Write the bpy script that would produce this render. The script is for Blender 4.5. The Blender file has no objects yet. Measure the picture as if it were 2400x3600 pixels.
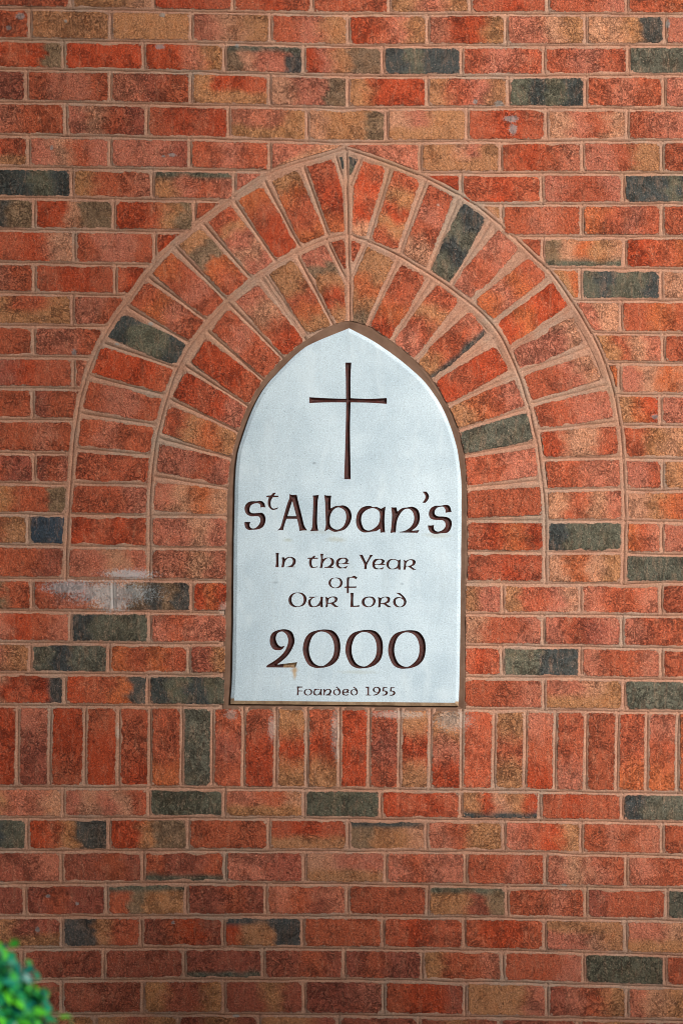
import bpy, math, random
import numpy as np
from mathutils import Vector, noise as mn
random.seed(7); rng = np.random.default_rng(7)
SC = bpy.context.scene
COL = SC.collection

# ------------------------------------------------------------------ camera, sky, sun, exposure
S = 0.000726           # metres per survey unit on the wall
ZC = 1.75              # height of the optical axis
TILT = 0.0146          # camera roll
DIST = 6.0
cam_d = bpy.data.cameras.new('camera'); cam = bpy.data.objects.new('camera', cam_d); COL.objects.link(cam)
cam.location = (0, -DIST, ZC); cam.rotation_euler = (math.radians(90), -TILT, 0)
cam_d.sensor_fit = 'VERTICAL'; cam_d.sensor_height = 36; cam_d.lens = 36*DIST/(3600*S)
cam_d.clip_end = 500
cam_d.dof.use_dof = True; cam_d.dof.focus_distance = DIST; cam_d.dof.aperture_fstop = 3.4
SC.camera = cam

SUN_EL, SUN_AZ = 26, 38       # elevation, angle to the right of the wall normal
w = bpy.data.worlds.new('World'); SC.world = w; w.use_nodes = True
nt = w.node_tree; bg = nt.nodes['Background']; sky = nt.nodes.new('ShaderNodeTexSky')
sky.sky_type = 'NISHITA'; sky.sun_disc = False
sky.sun_elevation = math.radians(SUN_EL); sky.sun_rotation = math.radians(180-SUN_AZ)
sky.air_density = 1.0; sky.dust_density = 2.0
nt.links.new(sky.outputs[0], bg.inputs[0]); bg.inputs[1].default_value = 0.034
sun_d = bpy.data.lights.new('sun', 'SUN'); sun = bpy.data.objects.new('sun', sun_d); COL.objects.link(sun)
sun_d.energy = 3.5; sun_d.angle = math.radians(18); sun_d.color = (1.0, 0.95, 0.9)
sd = Vector((math.sin(math.radians(SUN_AZ))*math.cos(math.radians(SUN_EL)), -math.cos(math.radians(SUN_AZ))*math.cos(math.radians(SUN_EL)), math.sin(math.radians(SUN_EL))))
sun.rotation_euler = sd.to_track_quat('Z', 'Y').to_euler(); sun.location = sd*20
SC.view_settings.view_transform = 'Standard'; SC.view_settings.look = 'None'
SC.view_settings.gamma = 1; SC.view_settings.use_curve_mapping = False
SC.view_settings.exposure = 0.60
SC.cycles.filter_width = 0.95

# ------------------------------------------------------------------ helpers
def W(x, y, d=0.0):
    """survey position (x right, y down) -> world on the wall; d = metres behind the wall face"""
    dx, dy = x-1200, y-1800
    return (S*(dx+dy*TILT), d, ZC-S*(dy-dx*TILT))
def lin(c):
    c = np.asarray(c, float)/255
    return np.where(c <= .04045, c/12.92, ((c+.055)/1.055)**2.4)
ALB = 0.86
def alb(c): return lin(c)*ALB

class MB:
    def __init__(s): s.v = []; s.f = []; s.c = []; s.e = []
    def add(s, vs, fs, cols=None, es=None):
        o = len(s.v); s.v += vs; s.f += [tuple(i+o for i in f) for f in fs]
        s.c += cols if cols is not None else [(1, 1, 1)]*len(vs)
        s.e += es if es is not None else [99.0]*len(vs)
    def build(s, name, mat, parent=None, centre=False, smooth=False):
        v = np.array(s.v, float); loc = Vector((0, 0, 0))
        if centre:
            lo = (v.min(0)+v.max(0))/2; v = v-lo; loc = Vector(lo)
        m = bpy.data.meshes.new(name); m.from_pydata(v.tolist(), [], s.f); m.update()
        a = m.attributes.new('tone', 'FLOAT_COLOR', 'POINT')
        a.data.foreach_set('color', np.concatenate([np.array(s.c, float), np.ones((len(s.c), 1))], 1).ravel())
        b = m.attributes.new('rim', 'FLOAT', 'POINT'); b.data.foreach_set('value', np.array(s.e, float))
        if smooth: m.polygons.foreach_set('use_smooth', [True]*len(m.polygons))
        m.materials.append(mat)
        o = bpy.data.objects.new(name, m); COL.objects.link(o); o.location = loc
        if parent: o.parent = parent
        return o
def thing(name, label, cat, loc=(0, 0, 0), group=None):
    o = bpy.data.objects.new(name, None); COL.objects.link(o); o.location = loc
    o['label'] = label; o['category'] = cat
    if group: o['group'] = group
    return o

# ------------------------------------------------------------------ materials
def mat(name):
    m = bpy.data.materials.new(name); m.use_nodes = True
    return m, m.node_tree, m.node_tree.nodes['Principled BSDF']
class G:
    def __init__(g, nt): g.nt = nt
    def n(g, t, **k):
        x = g.nt.nodes.new(t)
        for a, b in k.items(): setattr(x, a, b)
        return x
    def l(g, a, b): g.nt.links.new(a, b)
    def pos(g): return g.n('ShaderNodeNewGeometry').outputs['Position']
    def mul3(g, v, s):
        x = g.n('ShaderNodeVectorMath', operation='MULTIPLY'); g.l(v, x.inputs[0]); x.inputs[1].default_value = s; return x.outputs[0]
    def noise(g, v, sc, det=3, rough=.55, dist=0, lac=2.0):
        x = g.n('ShaderNodeTexNoise'); g.l(v, x.inputs['Vector']); x.inputs['Scale'].default_value = sc
        x.inputs['Detail'].default_value = det; x.inputs['Roughness'].default_value = rough; x.inputs['Distortion'].default_value = dist
        return x.outputs['Fac']
    def rng(g, v, a, b, c=0, d=1, smooth=False):
        x = g.n('ShaderNodeMapRange'); x.interpolation_type = 'SMOOTHSTEP' if smooth else 'LINEAR'
        g.l(v, x.inputs[0]); x.inputs[1].default_value = a; x.inputs[2].default_value = b; x.inputs[3].default_value = c; x.inputs[4].default_value = d
        return x.outputs[0]
    def m(g, op, a, b=None, clamp=False):
        x = g.n('ShaderNodeMath', operation=op); x.use_clamp = clamp
        for i, q in enumerate((a, b)):
            if q is None: continue
            if isinstance(q, (int, float)): x.inputs[i].default_value = q
            else: g.l(q, x.inputs[i])
        return x.outputs[0]
    def mix(g, f, a, b, bt='MIX'):
        x = g.n('ShaderNodeMix', data_type='RGBA', blend_type=bt)
        for i, q in ((0, f), (6, a), (7, b)):
            if isinstance(q, (int, float)): x.inputs[i].default_value = q
            elif isinstance(q, (tuple, list, np.ndarray)): x.inputs[i].default_value = tuple(q)[:3]+(1,)
            else: g.l(q, x.inputs[i])
        return x.outputs[2]
    def grey(g, v):
        x = g.n('ShaderNodeCombineColor')
        for i in range(3): g.l(v, x.inputs[i])
        return x.outputs[0]
    def blob(g, p, cx, cy, rx, ry, nz, amp=.9, soft=.3):
        c = W(cx, cy)
        s = g.n('ShaderNodeVectorMath', operation='SUBTRACT'); g.l(p, s.inputs[0]); s.inputs[1].default_value = (c[0], 0, c[2])
        q = g.mul3(s.outputs[0], (1/(rx*S), 0, 1/(ry*S)))
        ln = g.n('ShaderNodeVectorMath', operation='LENGTH'); g.l(q, ln.inputs[0])
        a = g.m('ADD', ln.outputs['Value'], g.m('MULTIPLY', g.m('SUBTRACT', nz, .5), amp*2))
        return g.rng(a, 1+soft*.5, 1-soft*.5)

# marks on the masonry: old whitewash, lime runs, grey paint flecks (x, y, rx, ry)
SCUFF = [(385, 2085, 135, 34), (250, 2065, 80, 22), (455, 2020, 75, 16), (400, 2120, 60, 26)]
LIME = [(1590, 2530, 55, 34), (1400, 2512, 90, 12), (1178, 2570, 14, 66), (955, 2560, 12, 40), (812, 2512, 18, 16), (790, 2140, 18, 20), (1185, 2650, 8, 26), (415, 2572, 6, 22), (1540, 720, 5, 4)]
FLECK = [(572, 53, 10, 7), (563, 165, 16, 8), (833, 160, 7, 8), (1795, 418, 24, 12), (1802, 455, 14, 18), (1670, 358, 8, 8), (1753, 364, 16, 10), (232, 75, 6, 5), (73, 57, 16, 12), (32, 98, 10, 8),
         (262, 1238, 8, 12), (183, 520, 6, 8), (606, 545, 14, 6), (575, 550, 7, 4), (1980, 3110, 7, 5), (170, 3150, 8, 7), (272, 3177, 6, 6), (133, 3268, 8, 10), (830, 3571, 12, 5), (2345, 85, 8, 14), (530, 1138, 8, 6), (609, 3243, 6, 6), (1985, 3112, 5, 5), (2300, 1465, 12, 8), (412, 1210, 7, 5)]
def marks(g, p, col, lime=True):
    nz = g.noise(p, 90, 4, .7); nf = g.noise(p, 260, 3, .7)
    def mx(lst, n_, amp, soft=.3):
        acc = None
        for b in lst:
            q = g.blob(p, *b, n_, amp, soft); acc = q if acc is None else g.m('MAXIMUM', acc, q)
        return acc
    col = g.mix(g.m('MULTIPLY', mx(SCUFF, g.noise(p, 170, 6, .9), 3.2, .45), .6), col, alb((202, 210, 212)))
    col = g.mix(g.m('MULTIPLY', mx(LIME, g.noise(p, 190, 6, .9), 2.8, .4), .5), col, alb((206, 190, 176)))
    col = g.mix(g.m('MULTIPLY', mx(FLECK, nf, 1.2), .6), col, alb((150, 158, 156)))
    return col
MORTAR_C = (188, 134, 110)
def mortar_colour(g, p):
    a = g.rng(g.noise(p, 14, 4, .6), .3, .7)
    c = g.mix(a, alb((172, 126, 104)), alb((198, 149, 123)))
    c = g.mix(g.rng(g.noise(p, 5.0, 4, .65), .48, .66, 0, .8), c, alb((172, 148, 130)))
    sp = g.rng(g.noise(p, 240, 4, .85), .33, .67, .60, 1.40)
    c = g.mix(1.0, c, g.grey(sp), 'MULTIPLY')
    return c

def make_brick_mat():
    m, nt, b = mat('rock_faced_clay_brick'); g = G(nt); p = g.pos()
    at = g.n('ShaderNodeAttribute', attribute_name='tone'); ed = g.n('ShaderNodeAttribute', attribute_name='rim')
    base = g.mix(1.0, at.outputs['Color'], (1.13, 1.08, 1.02), 'MULTIPLY'); oi = g.n('ShaderNodeObjectInfo'); rv = oi.outputs['Random']
    rv2 = g.m('FRACT', g.m('MULTIPLY', rv, 7.31)); rv3 = g.m('FRACT', g.m('MULTIPLY', rv, 31.7))
    # streaks that run up the face, broad patches, grain
    st = g.noise(g.mul3(p, (1, 1, .30)), 75, 4, .7, .4)
    pa = g.noise(p, 26, 4, .6, .6)
    gr = g.noise(p, 420, 3, .85)
    hot = g.mix(1.0, base, (1.02, .80, .62), 'MULTIPLY')
    pale = g.mix(.30, base, alb((200, 150, 118)))
    c = g.mix(g.rng(pa, .50, .68, 0, .55), base, hot)
    c = g.mix(g.rng(st, .50, .70, 0, .85), c, pale)
    c = g.mix(1.0, c, g.grey(g.rng(gr, .32, .68, .34, 1.64)), 'MULTIPLY')
    c = g.mix(1.0, c, g.grey(g.rng(g.noise(p, 190, 4, .8), .38, .62, .70, 1.30)), 'MULTIPLY')
    vo = g.n('ShaderNodeTexVoronoi'); g.l(p, vo.inputs['Vector']); vo.inputs['Scale'].default_value = 190
    c = g.mix(g.m('MULTIPLY', g.rng(vo.outputs['Distance'], .16, .10), .62), c, alb((225, 180, 158)))
    # cracks and torn hollows
    wn = g.noise(p, 34, 5, .72, 1.2)
    rid = g.m('ABSOLUTE', g.m('SUBTRACT', wn, .5))
    where = g.rng(g.m('ADD', g.noise(p, 11, 2, .5), g.m('MULTIPLY', rv, .22)), .60, .70)
    crack = g.m('MULTIPLY', g.rng(rid, .030, .006), where)
    c2 = g.m('ABSOLUTE', g.m('SUBTRACT', g.noise(g.mul3(p, (1, 1, .7)), 62, 5, .75, 1.6), .5))
    crease = g.m('MULTIPLY', g.rng(c2, .040, .008), g.rng(g.m('ADD', g.noise(p, 20, 3, .6), g.m('MULTIPLY', rv3, .12)), .58, .66))
    c = g.mix(g.m('MULTIPLY', crease, .42), c, g.mix(1.0, c, (.40, .32, .28), 'MULTIPLY'))
    pit = g.rng(g.noise(p, 95, 3, .7, .5), .40, .30)
    c = g.mix(g.m('MULTIPLY', pit, .42), c, g.mix(1.0, c, (.42, .34, .30), 'MULTIPLY'))
    c = g.mix(g.m('MULTIPLY', crack, .75), c, g.mix(1.0, c, (.30, .24, .22), 'MULTIPLY'))
    # mortar dragged over the arrises
    en = g.m('ADD', ed.outputs['Fac'], g.m('MULTIPLY', g.m('SUBTRACT', g.noise(p, 85, 6, .8), .5), 34))
    smear = g.rng(en, 1.6, .2)
    mc = mortar_colour(g, p)
    c = g.mix(1.0, c, g.grey(g.rng(rv3, 0, 1, .88, 1.10)), 'MULTIPLY')
    c = g.mix(smear, c, mc)
    c = marks(g, p, c)
    g.l(c, b.inputs['Base Color']); b.inputs['Roughness'].default_value = .85
    b.inputs['Specular IOR Level'].default_value = .35
    h = g.m('ADD', g.m('MULTIPLY', g.noise(p, 48, 5, .68, .8), .0060), g.m('MULTIPLY', gr, .0011))
    h = g.m('ADD', h, g.m('MULTIPLY', g.noise(g.mul3(p, (1, 1, .35)), 130, 3, .7), .0022))
    h = g.m('SUBTRACT', h, g.m('MULTIPLY', g.m('ADD', g.m('ADD', crack, crease), pit), .0020))
    h = g.m('MULTIPLY', g.m('MULTIPLY', h, g.rng(rv2, 0, 1, .55, 1.7)), g.rng(smear, 0, 1, 1, .35))
    bu = g.n('ShaderNodeBump'); bu.inputs['Strength'].default_value = .85; bu.inputs['Distance'].default_value = 1.0
    g.l(h, bu.inputs['Height']); g.l(bu.outputs[0], b.inputs['Normal'])
    return m
def make_mortar_mat():
    m, nt, b = mat('tinted_mortar'); g = G(nt); p = g.pos()
    c = mortar_colour(g, p)
    mo = g.rng(g.noise(p, 3.3, 4, .6), .56, .75)
    c = g.mix(g.m('MULTIPLY', mo, .3), c, alb((132, 118, 84)))
    c = marks(g, p, c)
    g.l(c, b.inputs['Base Color']); b.inputs['Roughness'].default_value = .95; b.inputs['Specular IOR Level'].default_value = .15
    h = g.m('ADD', g.m('MULTIPLY', g.noise(p, 420, 4, .8), .0016), g.m('MULTIPLY', g.noise(p, 90, 3, .6), .0016))
    bu = g.n('ShaderNodeBump'); bu.inputs['Strength'].default_value = .8; bu.inputs['Distance'].default_value = 1.0
    g.l(h, bu.inputs['Height']); g.l(bu.outputs[0], b.inputs['Normal'])
    return m
def make_stone_mat(bevel=False):
    m, nt, b = mat('stone_bevel' if bevel else 'pale_stone'); g = G(nt); p = g.pos()
    big = g.noise(p, 7, 4, .6)
    c = g.mix(g.rng(big, .32, .68), alb((190, 209, 220)), alb((212, 229, 238)))
    sp = g.noise(p, 300, 4, .85)
    c = g.mix(1.0, c, g.grey(g.rng(sp, .32, .68, .72, 1.24)), 'MULTIPLY')
    c = g.mix(g.rng(g.noise(g.mul3(p, (1, 1, .35)), 16, 5, .7, .5), .52, .70, 0, .5), c, alb((222, 236, 242)))
    c = g.mix(g.rng(g.noise(g.mul3(p, (1, 1, .25)), 22, 5, .75), .56, .72, 0, .35), c, alb((176, 190, 196)))
    vo = g.n('ShaderNodeTexVoronoi'); g.l(p, vo.inputs['Vector']); vo.inputs['Scale'].default_value = 120
    pick = g.rng(g.noise(p, 60, 1, .5), .55, .6)
    c = g.mix(g.m('MULTIPLY', g.m('MULTIPLY', g.rng(vo.outputs['Distance'], .2, .12), pick), .5), c, alb((118, 132, 142)))
    nz = g.noise(p, 60, 4, .7)
    for (x, y, rx, ry, k, cc) in [(1036, 2364, 6, 20, .7, (196, 158, 104)), (1034, 2354, 12, 9, .5, (180, 144, 96)), (1560, 2440, 30, 22, .3, (222, 236, 242)), (1104, 1628, 5, 4, .5, (120, 132, 138)), (968, 2048, 7, 4, .5, (140, 155, 165)), (1412, 2052, 5, 4, .5, (140, 155, 165)),
                                 (1180, 1897, 30, 8, .4, (178, 176, 150)), (1540, 1882, 40, 8, .35, (178, 176, 150)), (1254, 2362, 60, 6, .3, (178, 180, 160)), (1130, 1870, 60, 6, .25, (178, 180, 165)), (1012, 1898, 14, 6, .4, (170, 175, 150))]:
        c = g.mix(g.m('MULTIPLY', g.blob(p, x, y, rx, ry, nz, .8, 1.0), k), c, alb(cc))
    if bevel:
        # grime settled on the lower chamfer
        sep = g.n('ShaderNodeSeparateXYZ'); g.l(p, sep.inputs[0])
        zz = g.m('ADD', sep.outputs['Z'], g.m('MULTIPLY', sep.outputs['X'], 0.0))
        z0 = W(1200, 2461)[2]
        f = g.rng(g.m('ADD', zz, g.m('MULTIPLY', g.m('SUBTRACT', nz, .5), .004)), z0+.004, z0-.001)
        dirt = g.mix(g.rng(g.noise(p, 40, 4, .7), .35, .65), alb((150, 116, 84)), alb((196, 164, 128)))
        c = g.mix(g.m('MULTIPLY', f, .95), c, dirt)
        c = g.mix(g.rng(g.noise(g.mul3(p, (1, 1, .5)), 30, 4, .7), .58, .75, 0, .45), c, alb((128, 128, 130)))
    g.l(c, b.inputs['Base Color']); b.inputs['Roughness'].default_value = .8; b.inputs['Specular IOR Level'].default_value = .25
    bu = g.n('ShaderNodeBump'); bu.inputs['Strength'].default_value = .5; bu.inputs['Distance'].default_value = 1.0
    g.l(g.m('MULTIPLY', sp, .0008), bu.inputs['Height']); g.l(bu.outputs[0], b.inputs['Normal'])
    return m
def simple(name, c1, c2, sc, rough=.8, bump=.001, bs=300, spec=.3, speck=None):
    m, nt, b = mat(name); g = G(nt); p = g.pos()
    c = g.mix(g.rng(g.noise(p, sc, 4, .65), .35, .65), c1, c2)
    if speck is not None: c = g.mix(g.rng(g.noise(p, 420, 3, .8), .60, .72, 0, .55), c, speck)
    g.l(c, b.inputs['Base Color']); b.inputs['Roughness'].default_value = rough; b.inputs['Specular IOR Level'].default_value = spec
    bu = g.n('ShaderNodeBump'); bu.inputs['Strength'].default_value = .8; bu.inputs['Distance'].default_value = 1.0
    g.l(g.m('MULTIPLY', g.noise(p, bs, 3, .7), bump), bu.inputs['Height']); g.l(bu.outputs[0], b.inputs['Normal'])
    return m
M_BRICK = make_brick_mat(); M_MORTAR = make_mortar_mat()
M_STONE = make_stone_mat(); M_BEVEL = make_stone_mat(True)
M_SEAL = simple('brown_sealant', alb((118, 90, 74)), alb((140, 110, 92)), 18, .95, .0014, 500, .1)
M_PAINT = simple('maroon_letter_paint', alb((84, 34, 25)), alb((46, 20, 17)), 120, .62, .0016, 350, .5, alb((122, 92, 84)))
M_BARE = simple('bare_stone_in_cut', alb((164, 142, 112)), alb((120, 88, 62)), 160, .85)
M_GROUND = simple('lawn_soil', (.035, .05, .016), (.07, .065, .035), 6, .95, .01, 40)
M_GRASS = simple('grass_blade', (.03, .07, .012), (.07, .12, .03), 8, .7)
M_BARK = simple('shrub_bark', (.07, .05, .035), (.12, .09, .06), 60, .9)
def leaf_mat():
    m, nt, b = mat('glossy_leaf'); g = G(nt); p = g.pos()
    at = g.n('ShaderNodeAttribute', attribute_name='tone')
    g.l(at.outputs['Color'], b.inputs['Base Color']); b.inputs['Roughness'].default_value = .32
    b.inputs['Specular IOR Level'].default_value = .6
    tr = g.n('ShaderNodeBsdfTranslucent'); g.l(at.outputs['Color'], tr.inputs[0])
    mx = g.n('ShaderNodeMixShader'); mx.inputs[0].default_value = .3
    out = [n for n in nt.nodes if n.type == 'OUTPUT_MATERIAL'][0]
    g.l(b.outputs[0], mx.inputs[1]); g.l(tr.outputs[0], mx.inputs[2]); g.l(mx.outputs[0], out.inputs[0])
    return m
M_LEAF = leaf_mat()

# ------------------------------------------------------------------ masonry survey
K = 0.76531            # survey sheets are 1568 wide for 1200 units
# bed joints: sheet row, y at x = 0, 784, 1568 of the left sheet, 784 and 1568 of the right
BEDS = [(0, 37, 50, 66, 63, 68), (0, 181, 193, 212, 210, 208), (0, 318, 328, 350, 350, 344), (0, 467, 480, 498, 495, 500), (0, 620, 634, 655, 650, 646),
        (0, 768, 778, 795, 796, 796), (0, 908, 918, 935, 939, 936), (0, 1054, 1064, 1080, 1088, 1088), (1, 30, 42, 48, 53, 62), (1, 170, 184, 200, 203, 204),
        (1, 318, 328, 345, 352, 356), (1, 463, 470, 480, 487, 494), (1, 606, 614, 625, 630, 637), (1, 750, 758, 768, 772, 779), (1, 904, 912, 920, 926, 934),
        (1, 1044, 1050, 1060, 1070, 1078), (2, 10, 15, 24, 38, 45), (2, 152, 162, 172, 188, 194), (2, 306, 313, 320, 331, 326), (2, 453, 462, 465, 470, 476),
        (2, 598, 606, 609, 614, 626), (2, 740, 746, 750, 759, 770), (2, 887, 892, 897, 908, 918), (3, 88, 91, 98, 104, 118), (3, 230, 229, 233, 240, 252),
        (3, 381, 379, 381, 386, 405), (3, 534, 527, 532, 543, 554), (3, 684, 680, 680, 688, 702), (3, 829, 825, 829, 838, 861), (3, 977, 971, 972, 984, 1007),
        (3, 1136, 1130, 1135, 1146, 1162), (3, 1284, 1278, 1282, 1294, 1310)]
BX = [0, 600, 1200, 1800, 2400]
BY = [[900*b[0]+K*v for v in b[1:]] for b in BEDS]
BY = [[v-112.6 for v in BY[0]]] + BY           # BY[r] above, BY[r+1] below course r
H = 112.4
def bed(i, x):
    if i < 0: off = H*i; i = 0
    elif i >= len(BY): off = H*(i-len(BY)+1); i = len(BY)-1
    else: off = 0
    if x < 0: return BY[i][0]+off+x*TILT
    if x > 2400: return BY[i][4]+off+(x-2400)*TILT
    return float(np.interp(x, BX, BY[i]))+off
def lx(v): return K*v
def rx(v): return 1200+K*v
# courses: left joints, right joints, colours of the bricks from left to right
ROWS = {
 0: ([330, 705, 1070, 1435], [220, 590, 945, 1310], 'rr TTt RRr rRr rrr TPT rRr rrP rrO'),
 1: ([140, 510, 880, 1243], [32, 395, 755, 1120, 1485], 'Rr TTT TTT PtT rPT RrPT PRRT PPtT ttTK Pt'),
 2: ([295, 662, 1032, 1395], [190, 552, 930, 1316], 'RrRD RRR RRPT DtPPK^D RPTDD KDKK rPr rPr DDD'),
 3: ([122, 507, 878, 1237], [30, 393, 765, 1120, 1480], 'BB rPPr PBr TRRr_T tPPD TRRR TrPT DKDK rPr PtP'),
 4: ([303, 675, 1052, 1412], [207, 577, 940, 1312], 'Prr PtrB rRrR PPPT_T tTTTD tPTT_T rRr tPrt rPP'),
 23: None,
 24: ([292, 684, 1030, 1397], [180, 548, 910, 1287], 'TPPt PtPtr DDDD PPrt_T DDD RrRr TRtTR_K rRrr KDDD'),
 25: ([128, 502, 865, 1235], [30, 390, 745, 1102, 1472], 'KKD RrTKK RRTDD rrrr rRRr_T DTTt^K PrTT PrRT rPrP rr'),
 26: ([285, 657, 1035, 1398], [203, 570, 936, 1308], 'BBP BBrB rBBr_D PPBB tPP_T PrPP rrPr PtPr Prr'),
 27: ([116, 490, 857, 1222], [28, 395, 760, 1122, 1492], 'rB BrBB rDTT^D BBrB PrBP rrrr TTBD^D rrPr Brrr DD'),
 28: ([287, 650, 1028, 1390], [190, 562, 932, 1303], 'TBB_T KKTrr BrRB RTTKK^K rrr rRrr rRRr PPtT^T PPtt_T'),
 29: ([105, 478, 847, 1210], [12, 372, 740, 1112, 1485], 'BB BBBB BBBB BBBB_D BBrB BrBB TrrP rrrP DDDD rr'),
 30: ([285, 657, 1030, 1397], [195, 570, 945, 1310], 'TB BBBB TBBT BBTB BBP rRRB TTTP BPrT PtTt'),
 31: ([75, 440, 820, 1188], [-15, 355, 725, 1090, 1465], 'BB BBT TBT BTB TTB BBB BTB BBB BTB BB'),
}
# courses cut by the arch or the plaque: left joints / colours, right joints / colours
CUT = {
 5: ([133, 507, 872, 1240], 'rRr_T PtrP PPPB rPr PPt', [362, 730, 1105, 1472], 'PPP TTtPT_T rRrP PPrTT rr'),
 6: ([332, 703, 1077], 'KKDK TrrP TPrP^D PP', [548, 920, 1293], 'RR rRr PrrP KKDK'),
 7: ([160, 525, 893], 'tKD RRtDD RRrTD r', [735, 1103, 1470], 'tT rPr OrPr rr'),
 8: ([345, 712], 'rRt rPPr rR', [923, 1300], 'r DtOTt_D RrO'),
 9: ([160, 532], 'rPr rRRr rR', [1097, 1467], 'TO DKDDK tP'),
 10: ([335], 'TrrT_T PPr', [1282], 'Ptt rOr'),
 11: ([155], 'rr PPr', [1477], 'TrtP rO'),
 12: ([338], 'BRrr P', [1277], 'O PtOt'),
 13: ([152], 'Brr Brr', [1463], 'TOR Prt'),
 14: ([], 'rrPr', [1655], 'rTtT TT'),
 15: ([160], 'TrB BrP', [1475], 'PPr TOO'),
 16: ([], 'TrrD', [1658], 'tTOr rr'),
 17: ([131], 'TrT NNN', [1470], 'OrP Pt'),
 18: ([-68], 'rr rrB', [1658], 'DDDD DD'),
 19: ([150, 520, 882], 'TDr rPPt tDKDK ROR', [740, 1098, 1465], 'TPP TrrPt PrrP rB'),
 20: ([325, 688], 'PRrP KDDD PrPP', [925, 1287], 'trrP PrBP PrrO'),
 21: ([140, 500, 868], 'tPT DKDD OrOr BBT', [737, 1098, 1468], 'rRr DDKK PrrP rP'),
 22: ([298, 682], 'tRrRK RrrOK KDKD', [930, 1295], 'rrP PPtT_T DDDD'),
}
SOLD_L = [84, 232, 394, 546, 692, 839, 979, 1121, 1270, 1411]
SOLD_R = [-8, 128, 270, 409, 555, 702, 845, 983, 1123, 1267, 1403, 1544]
SOLD_C = 'RRR PBB RRr rRR rrR rrO DDD rBr rRR TRT rRT RRR rBr TRT TPR rrr TrT PrR rrP rrr rrO PrO OO'.split()

PAL = {k: alb(v) for k, v in dict(R=(172, 70, 38), r=(172, 86, 58), P=(180, 106, 84), B=(154, 82, 64), T=(172, 119, 82), t=(186, 132, 104), D=(94, 93, 80), K=(66, 70, 70), O=(184, 98, 58), W=(190, 192, 190), N=(54, 66, 80)).items()}
PAL['d'] = PAL['D']*.66+PAL['T']*.34; PAL['k'] = PAL['K']*.95+PAL['T']*.05

def f5(x, y): return (600+K*x, 480+K*y)
def s1(x, y): return (K*x, 900+K*y)
def s2(x, y): return (1200+K*x, 900+K*y)
def s3(x, y): return (K*x, 1800+K*y)
def s4(x, y): return (1200+K*x, 1800+K*y)
APEX_O, APEX_M, APEX_I = f5(803, 60), f5(815, 450), (1230, 1129)
OUT_L = [f5(803, 60), f5(600, 120), f5(460, 160), f5(280, 290), f5(130, 395), f5(10, 495), s1(700, 40), s1(600, 190), s1(490, 330), s1(432, 460), s1(378, 610), s1(352, 740), s1(336, 890), s1(326, 1050), s1(315, 1170), s3(308, 100), s3(305, 322)]
OUT_R = [f5(803, 60), f5(960, 108), f5(1160, 188), f5(1320, 265), f5(1480, 375), s2(880, 5), s2(980, 90), s2(1060, 220), s2(1130, 330), s2(1192, 440), s2(1240, 580), s2(1266, 700), s2(1285, 850), s2(1295, 1000), s2(1300, 1170), s4(1297, 100), s4(1292, 330)]
MID_L = [f5(815, 450), f5(720, 465), f5(600, 523), f5(490, 583), f5(375, 662), f5(265, 755), s1(960, 300), s1(880, 400), s1(815, 515), s1(765, 650), s1(725, 790), s1(703, 930), s1(693, 1050), s1(690, 1170), s3(688, 100), s3(687, 322)]
MID_R = [f5(815, 450), f5(900, 482), f5(1045, 545), f5(1200, 642), f5(1367, 762), s2(695, 310), s2(785, 480), s2(850, 660), s2(897, 860), s2(922, 1040), s2(933, 1170), s4(936, 100), s4(937, 330)]
INN_L = [(1230, 1129), (1153, 1154), (1061, 1211), (1001, 1258), (935, 1329), (883, 1410), (840, 1505), (817, 1590), (808, 1654), (803, 1711), (800, 1876), (796, 2106), (792, 2300), (788, 2493)]
INN_R = [(1230, 1129), (1285, 1149), (1377, 1203), (1457, 1264), (1520, 1344), (1572, 1424), (1612, 1516), (1632, 1608), (1638, 1680), (1641, 1795), (1640, 1876), (1637, 2106), (1635, 2300), (1634, 2497)]
ST_L = [(1226, 1154), (1101, 1206), (1055, 1234), (992, 1294), (932, 1361), (889, 1436), (855, 1528), (835, 1597), (827, 1680), (824, 1790), (822, 1910), (817, 2330), (810, 2475)]
ST_R = [(1226, 1154), (1297, 1191), (1377, 1244), (1457, 1309), (1515, 1372), (1566, 1459), (1600, 1556), (1614, 1631), (1620, 1700), (1621, 1800), (1620, 1910), (1615, 2330), (1611, 2483)]

def smooth(pts, n=8):
    """open Catmull-Rom through the points"""
    p = [np.array(q[:2], float) for q in pts]; out = []
    for i in range(len(p)-1):
        a = p[i-1] if i > 0 else 2*p[0]-p[1]; b, c = p[i], p[i+1]; d = p[i+2] if i+2 < len(p) else 2*p[-1]-p[-2]
        for k in range(n):
            t = k/n
            out.append(.5*((2*b)+(-a+c)*t+(2*a-5*b+4*c-d)*t*t+(-a+3*b-3*c+d)*t**3))
    out.append(p[-1]); return np.array(out)
def resample(P, n):
    P = np.asarray(P, float); d = np.r_[0, np.cumsum(np.hypot(*np.diff(P, axis=0).T))]
    t = np.linspace(0, d[-1], n); return np.c_[np.interp(t, d, P[:, 0]), np.interp(t, d, P[:, 1])]
def offset(P, k):
    """shift an open polyline sideways by k"""
    P = np.asarray(P, float); t = np.gradient(P, axis=0); t /= np.hypot(t[:, 0], t[:, 1])[:, None]
    return P+k*np.c_[-t[:, 1], t[:, 0]]
def fair(P, n=160, it=60):
    P = resample(P, n)
    for _ in range(it): P[1:-1] = .5*P[1:-1]+.25*(P[:-2]+P[2:])
    return P
OL, OR, ML, MR = [fair(smooth(q)) for q in (OUT_L, OUT_R, MID_L, MID_R)]
IL, IR, SL, SR = [smooth(q) for q in (INN_L, INN_R, ST_L, ST_R)]
_ = [smooth(q) for q in (OUT_L, OUT_R, MID_L, MID_R, INN_L, INN_R, ST_L, ST_R)]
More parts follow.
